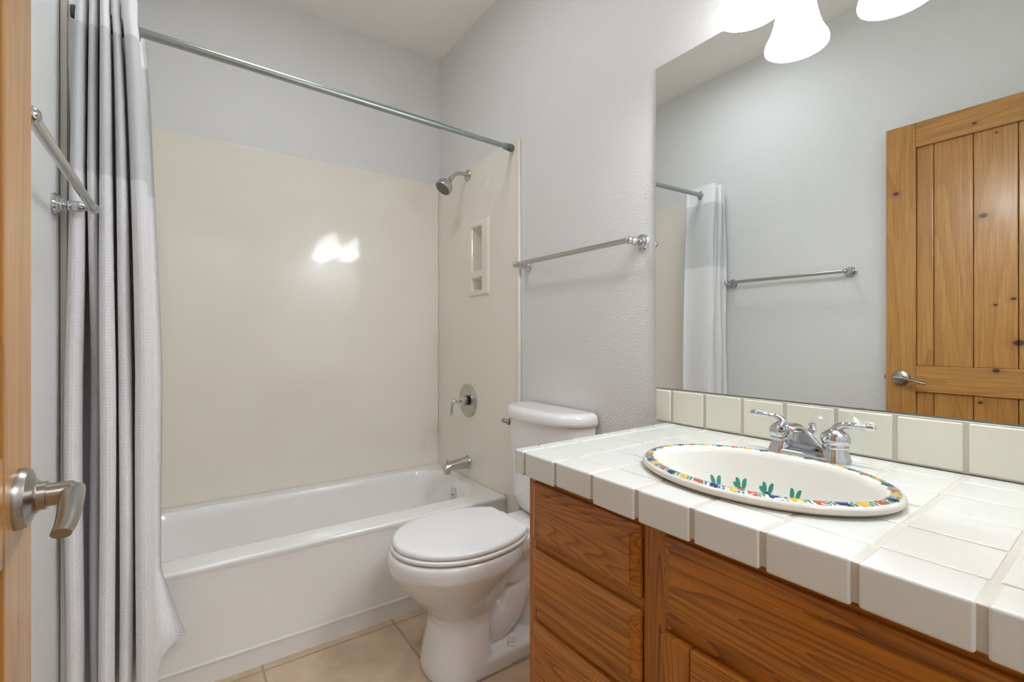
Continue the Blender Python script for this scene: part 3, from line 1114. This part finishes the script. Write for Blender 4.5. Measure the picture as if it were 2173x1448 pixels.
# ------------------------------------------------------------------ sink
sk = thing('sink', (SCX, SCY, CZ), 'oval white ceramic sink with a painted flower rim set in the tile counter', 'sink')
PR = [(.026, -.003), (.020, .0012), (.009, .0016), (.002, .006), (.0, .0095), (.0012, .0135), (.004, .0165), (.010, .0195), (.016, .0203), (.022, .019), (.028, .0145), (.033, .006), (.042, -.020), (.056, -.055), (.074, -.088), (.098, -.112), (.130, -.124), (.150, -.127)]
NS = 120


def sring(d, h):
    return [Vector((SCX + (SRX - d) * cos(2 * pi * k / NS), SCY + (SRY - d) * sin(2 * pi * k / NS), CZ + h)) for k in range(NS)]


bm = NB()
R = loft(bm, [sring(d, h) for d, h in PR], True, False, True, 0)
bm.verts.ensure_lookup_table()
for f in bm.faces:
    c = f.calc_center_median()
    if c.z < CZ + .012 and ((c.x - SCX) / (SRX - .006)) ** 2 + ((c.y - SCY) / (SRY - .006)) ** 2 > 1:
        f.material_index = 1


def surf(theta, d, lift=.0005):
    """point on the sink's glaze at plan angle theta and inset d"""
    for (d0, h0), (d1, h1) in zip(PR[5:-1], PR[6:]):
        if d0 <= d <= d1:
            h = h0 + (h1 - h0) * (d - d0) / (d1 - d0)
            sl = (h1 - h0) / (d1 - d0)
            break
    else:
        h, sl = PR[6][1], 0
    n = Vector((cos(theta) * sl, sin(theta) * sl, 1)).normalized()
    return Vector((SCX + (SRX - d) * cos(theta), SCY + (SRY - d) * sin(theta), CZ + h)) + n * lift


def blob(theta, d, ls, ld, rot, mi, n=14, pinch=0.0):
    """painted petal: centre (theta, inset d), half-lengths along the rim / across it, turned by rot"""
    sp_ = math.hypot((SRX - d) * sin(theta), (SRY - d) * cos(theta))
    vs = []
    c = bm.verts.new(surf(theta, d, .0007))
    for k in range(n):
        a = 2 * pi * k / n
        px, py = ls * cos(a), ld * sin(a) * (1 - pinch * cos(a))
        qx, qy = px * cos(rot) - py * sin(rot), px * sin(rot) + py * cos(rot)
        vs.append(bm.verts.new(surf(theta + qx / sp_, max(.0022, d + qy), .0005)))
    for k in range(n):
        f = bm.faces.new((c, vs[k], vs[(k + 1) % n]))
        f.material_index = mi


def leaf(theta, s0, d0, s1, d1, half, mi, rim=False, n=6):
    """pointed stroke from (s0, d0) to (s1, d1): s along the rim (from theta, or absolute when rim), d = inset"""
    def pt(s_, d, lift):
        if rim:
            th_ = th_at(s_)
        else:
            sp_ = math.hypot((SRX - d) * sin(theta), (SRY - d) * cos(theta))
            th_ = theta + s_ / sp_
        return surf(th_, max(.003, d), lift)
    L_ = math.hypot(s1 - s0, d1 - d0)
    nx, nd = -(d1 - d0) / L_, (s1 - s0) / L_
    a_, b_ = [], []
    for q in range(n + 1):
        t_ = q / n
        wd = half * (sin(pi * t_) ** .7) * (1.15 - .3 * t_)
        cs, cd = s0 + (s1 - s0) * t_, d0 + (d1 - d0) * t_
        a_.append(bm.verts.new(pt(cs + nx * wd, cd + nd * wd, .0006)))
        b_.append(bm.verts.new(pt(cs - nx * wd, cd - nd * wd, .0006)))
    for q in range(n):
        bm.faces.new((a_[q], a_[q + 1], b_[q + 1], b_[q])).material_index = mi


NF = 39
# equal spacing along the rim
tab, acc = [], 0.0
for k in range(721):
    tab.append(acc)
    a = 2 * pi * (k + .5) / 720
    acc += math.hypot((SRX - .015) * sin(a), (SRY - .015) * cos(a)) * 2 * pi / 720


def th_at(s):
    s %= tab[720]
    for k in range(720):
        if tab[k + 1] >= s:
            return 2 * pi * (k + (s - tab[k]) / (tab[k + 1] - tab[k])) / 720
    return 0.0


for k in range(NF):
    s0 = tab[720] * k / NF
    th = th_at(s0)
    mi = (2, 3, 4)[k % 3]
    dd = .0145 + random.uniform(-.0012, .0012)
    w_ = random.uniform(.0070, .0090)
    blob(th, dd - .001, w_, .0065, random.uniform(-.3, .3), mi, pinch=.35)
    blob(th_at(s0 + .004), dd + .0035, .0055, .0035, .7, mi)
    blob(th_at(s0 + .004), dd - .0045, .0055, .0035, -.7, mi)
    step = tab[720] / NF
    for f0, d0, f1, d1, w2 in ((.30, .0125, .44, .0060, .0019), (.30, .0150, .44, .0215, .0019), (.52, .0125, .66, .0065, .0019), (.52, .0150, .68, .0205, .0019), (.40, .0138, .60, .0142, .0014)):
        jt = random.uniform(-.03, .03)
        leaf(0.0, s0 + step * (f0 + jt), d0, s0 + step * (f1 + jt), d1, w2, 5, True)

# leaf sprigs painted on the far inside wall of the bowl
for k, deg in enumerate((49, 30, 12, -6)):
    th = radians(deg)
    leaf(th, .0015, .0575, .0105, .0495, .0036, 5)
    leaf(th, -.0015, .0575, -.0105, .0495, .0036, 5)
    if k in (1, 2):
        leaf(th, .003, .0570, .0165, .0535, .0022, 5)
    blob(th, .0585, .0075, .0022, 0, (2, 3, 4, 2)[k])
sink_o = obj('basin', bm, [SINKM, SINKE, YEL, RED, BLUE, GREEN], sk, doubles=False, angle=60)
bm = NB(); lathe(bm, [(.024, 0), (.024, .003), (.018, .004), (.016, .002), (.002, .003)], (SCX, SCY, CZ - .127), (0, 0, 1), 28); obj('drain', bm, CHROME, sk)

# ------------------------------------------------------------------ faucet
FX0, FY = 1.140, .487
HS = .054
fa = thing('faucet', (FX0, FY, CZ), 'chrome two-handle faucet standing on the counter behind the sink', 'faucet')
bm = NB()
loft(bm, [rrect(FX0 - .027, FX0 + .027, FY - .083, FY + .083, .027, CZ + .0005), rrect(FX0 - .027, FX0 + .027, FY - .083, FY + .083, .027, CZ + .007), rrect(FX0 - .023, FX0 + .023, FY - .079, FY + .079, .023, CZ + .013), rrect(FX0 - .012, FX0 + .012, FY - .05, FY + .05, .012, CZ + .018)])
obj('base_plate', bm, CHROME, fa, angle=60)
for s_ in (-1, 1):
    y0 = FY + s_ * HS
    hc = (FX0, y0, CZ)
    bm = NB(); lathe(bm, [(.0285, .003), (.0262, .013), (.0225, .025), (.0215, .028), (.0240, .030), (.0250, .034), (.0232, .037), (.0268, .041), (.0278, .048), (.0258, .057), (.0200, .063), (.0140, .067), (.011, .070)], hc, (0, 0, 1), 40)
    hb = obj('handle', bm, CHROME, fa, angle=50)
    bm = NB()
    tube(bm, [(FX0, y0, CZ + .060), (FX0, y0 + s_ * .003, CZ + .071), (FX0 - .001, y0 + s_ * .014, CZ + .0785), (FX0 - .002, y0 + s_ * .027, CZ + .0805)], [.0108, .0098, .0076, .0060], 18)
    lathe(bm, [(.0068, 0), (.0074, .002), (.0062, .004), (.0066, .016), (.0076, .030), (.0080, .036), (.0064, .039), (.0070, .042), (.0052, .0455), (.002, .047)], (FX0 - .002, y0 + s_ * .026, CZ + .0805), (-.02, s_, .03), 24)
    obj('lever', bm, CHROME, hb, doubles=False, angle=50)
bm = NB()
rg = []
for (x, z, hy, hz, tl) in ((FX0 - .000, CZ + .006, .047, .012, 1.0), (FX0 - .012, CZ + .022, .040, .012, .95), (FX0 - .028, CZ + .042, .031, .0118, .85), (FX0 - .046, CZ + .060, .0235, .0115, .65), (FX0 - .066, CZ + .0715, .0185, .011, .3), (FX0 - .084, CZ + .0735, .016, .0105, -.15), (FX0 - .094, CZ + .0690, .0142, .0085, -.6)):
    ring = []
    for k in range(32):
        a = 2 * pi * k / 32
        yy = hy * math.copysign(abs(cos(a)) ** .85, cos(a))
        zz = hz * sin(a)
        if zz < 0:
            zz *= .35
        ring.append(Vector((x + zz * sin(tl), FY + yy, z + zz * cos(tl))))
    rg.append(ring)
loft(bm, rg)
lathe(bm, [(.0092, 0), (.0092, .010), (.008, .0105)], (FX0 - .085, FY, CZ + .068), (-.15, 0, -1), 22)
obj('spout', bm, CHROME, fa, doubles=False, angle=60)
bm = NB(); lathe(bm, [(.0028, .012), (.0028, .050), (.0075, .052), (.0085, .058), (.006, .062), (.0082, .0655), (.0065, .071), (.002, .073)], (FX0 + .021, FY, CZ), (0, 0, 1), 22); obj('lift_rod', bm, CHROME, fa)

# ------------------------------------------------------------------ mirror
MZ0, MZ1, MY0, MY1 = .962, 1.978, .012, .980
mi_o = thing('mirror', (XR, .5, MZ0), 'large frameless wall mirror above the vanity backsplash', 'mirror')
bm = NB(); bx(bm, 1.2444, XR - .0012, MY0, MY1, MZ0, MZ1, .0004, 1); obj('glass_slab', bm, MIRG, mi_o)
bm = NB(); bx(bm, 1.2436, 1.2443, MY0 + .0008, MY1 - .0008, MZ0 + .0008, MZ1 - .0008); obj('mirror_face', bm, MIRR, mi_o)

# ------------------------------------------------------------------ vanity light
LX, LZ = 1.125, 1.905            # rim centre of the shades
vl = thing('vanity_light', (XR, .391, 2.10), 'wall light with white bell glass shades above the mirror', 'wall light')
bm = NB(); bx(bm, XR - .022, XR - .001, .391 - .30, .391 + .30, 2.075, 2.165, .006, 3); obj('backplate', bm, NICKEL, vl)
for y in (.611, .391, .171):
    bm = NB(); tube(bm, [(XR - .02, y, 2.12), (XR - .06, y, 2.135), (LX + .015, y, 2.13), (LX, y, 2.105), (LX, y, 2.085)], .007, 16); obj('arm', bm, NICKEL, vl)
    bm = NB(); lathe(bm, [(.012, .182), (.03, .178), (.036, .160), (.036, .140)], (LX, y, LZ), (0, 0, 1), 30); obj('socket_cup', bm, NICKEL, vl)
    bm = NB()
    prof = [(.0755, .000), (.0762, .006), (.0740, .016), (.0675, .028), (.0610, .042), (.0540, .066), (.0480, .095), (.0425, .125), (.0390, .150)]
    inn = [(r - .0035, h) for r, h in prof[::-1]]
    lathe(bm, prof + inn, (LX, y, LZ), (0, 0, 1), 48, cap0=False, cap1=False)
    shd = obj('lamp_shade', bm, SHADEM, vl, angle=60)
    bm = NB(); lathe(bm, [(.012, .135), (.014, .115), (.026, .085), (.030, .065), (.026, .045), (.014, .034), (.002, .031)], (LX, y, LZ), (0, 0, 1), 28); obj('bulb', bm, BULBM, shd)
    lamp('bulb_light', 'POINT', (LX - XR, y - .391, LZ + .012 - 2.10), BULB_POWER, (.895, .965, 1.055), .028, parent=vl)
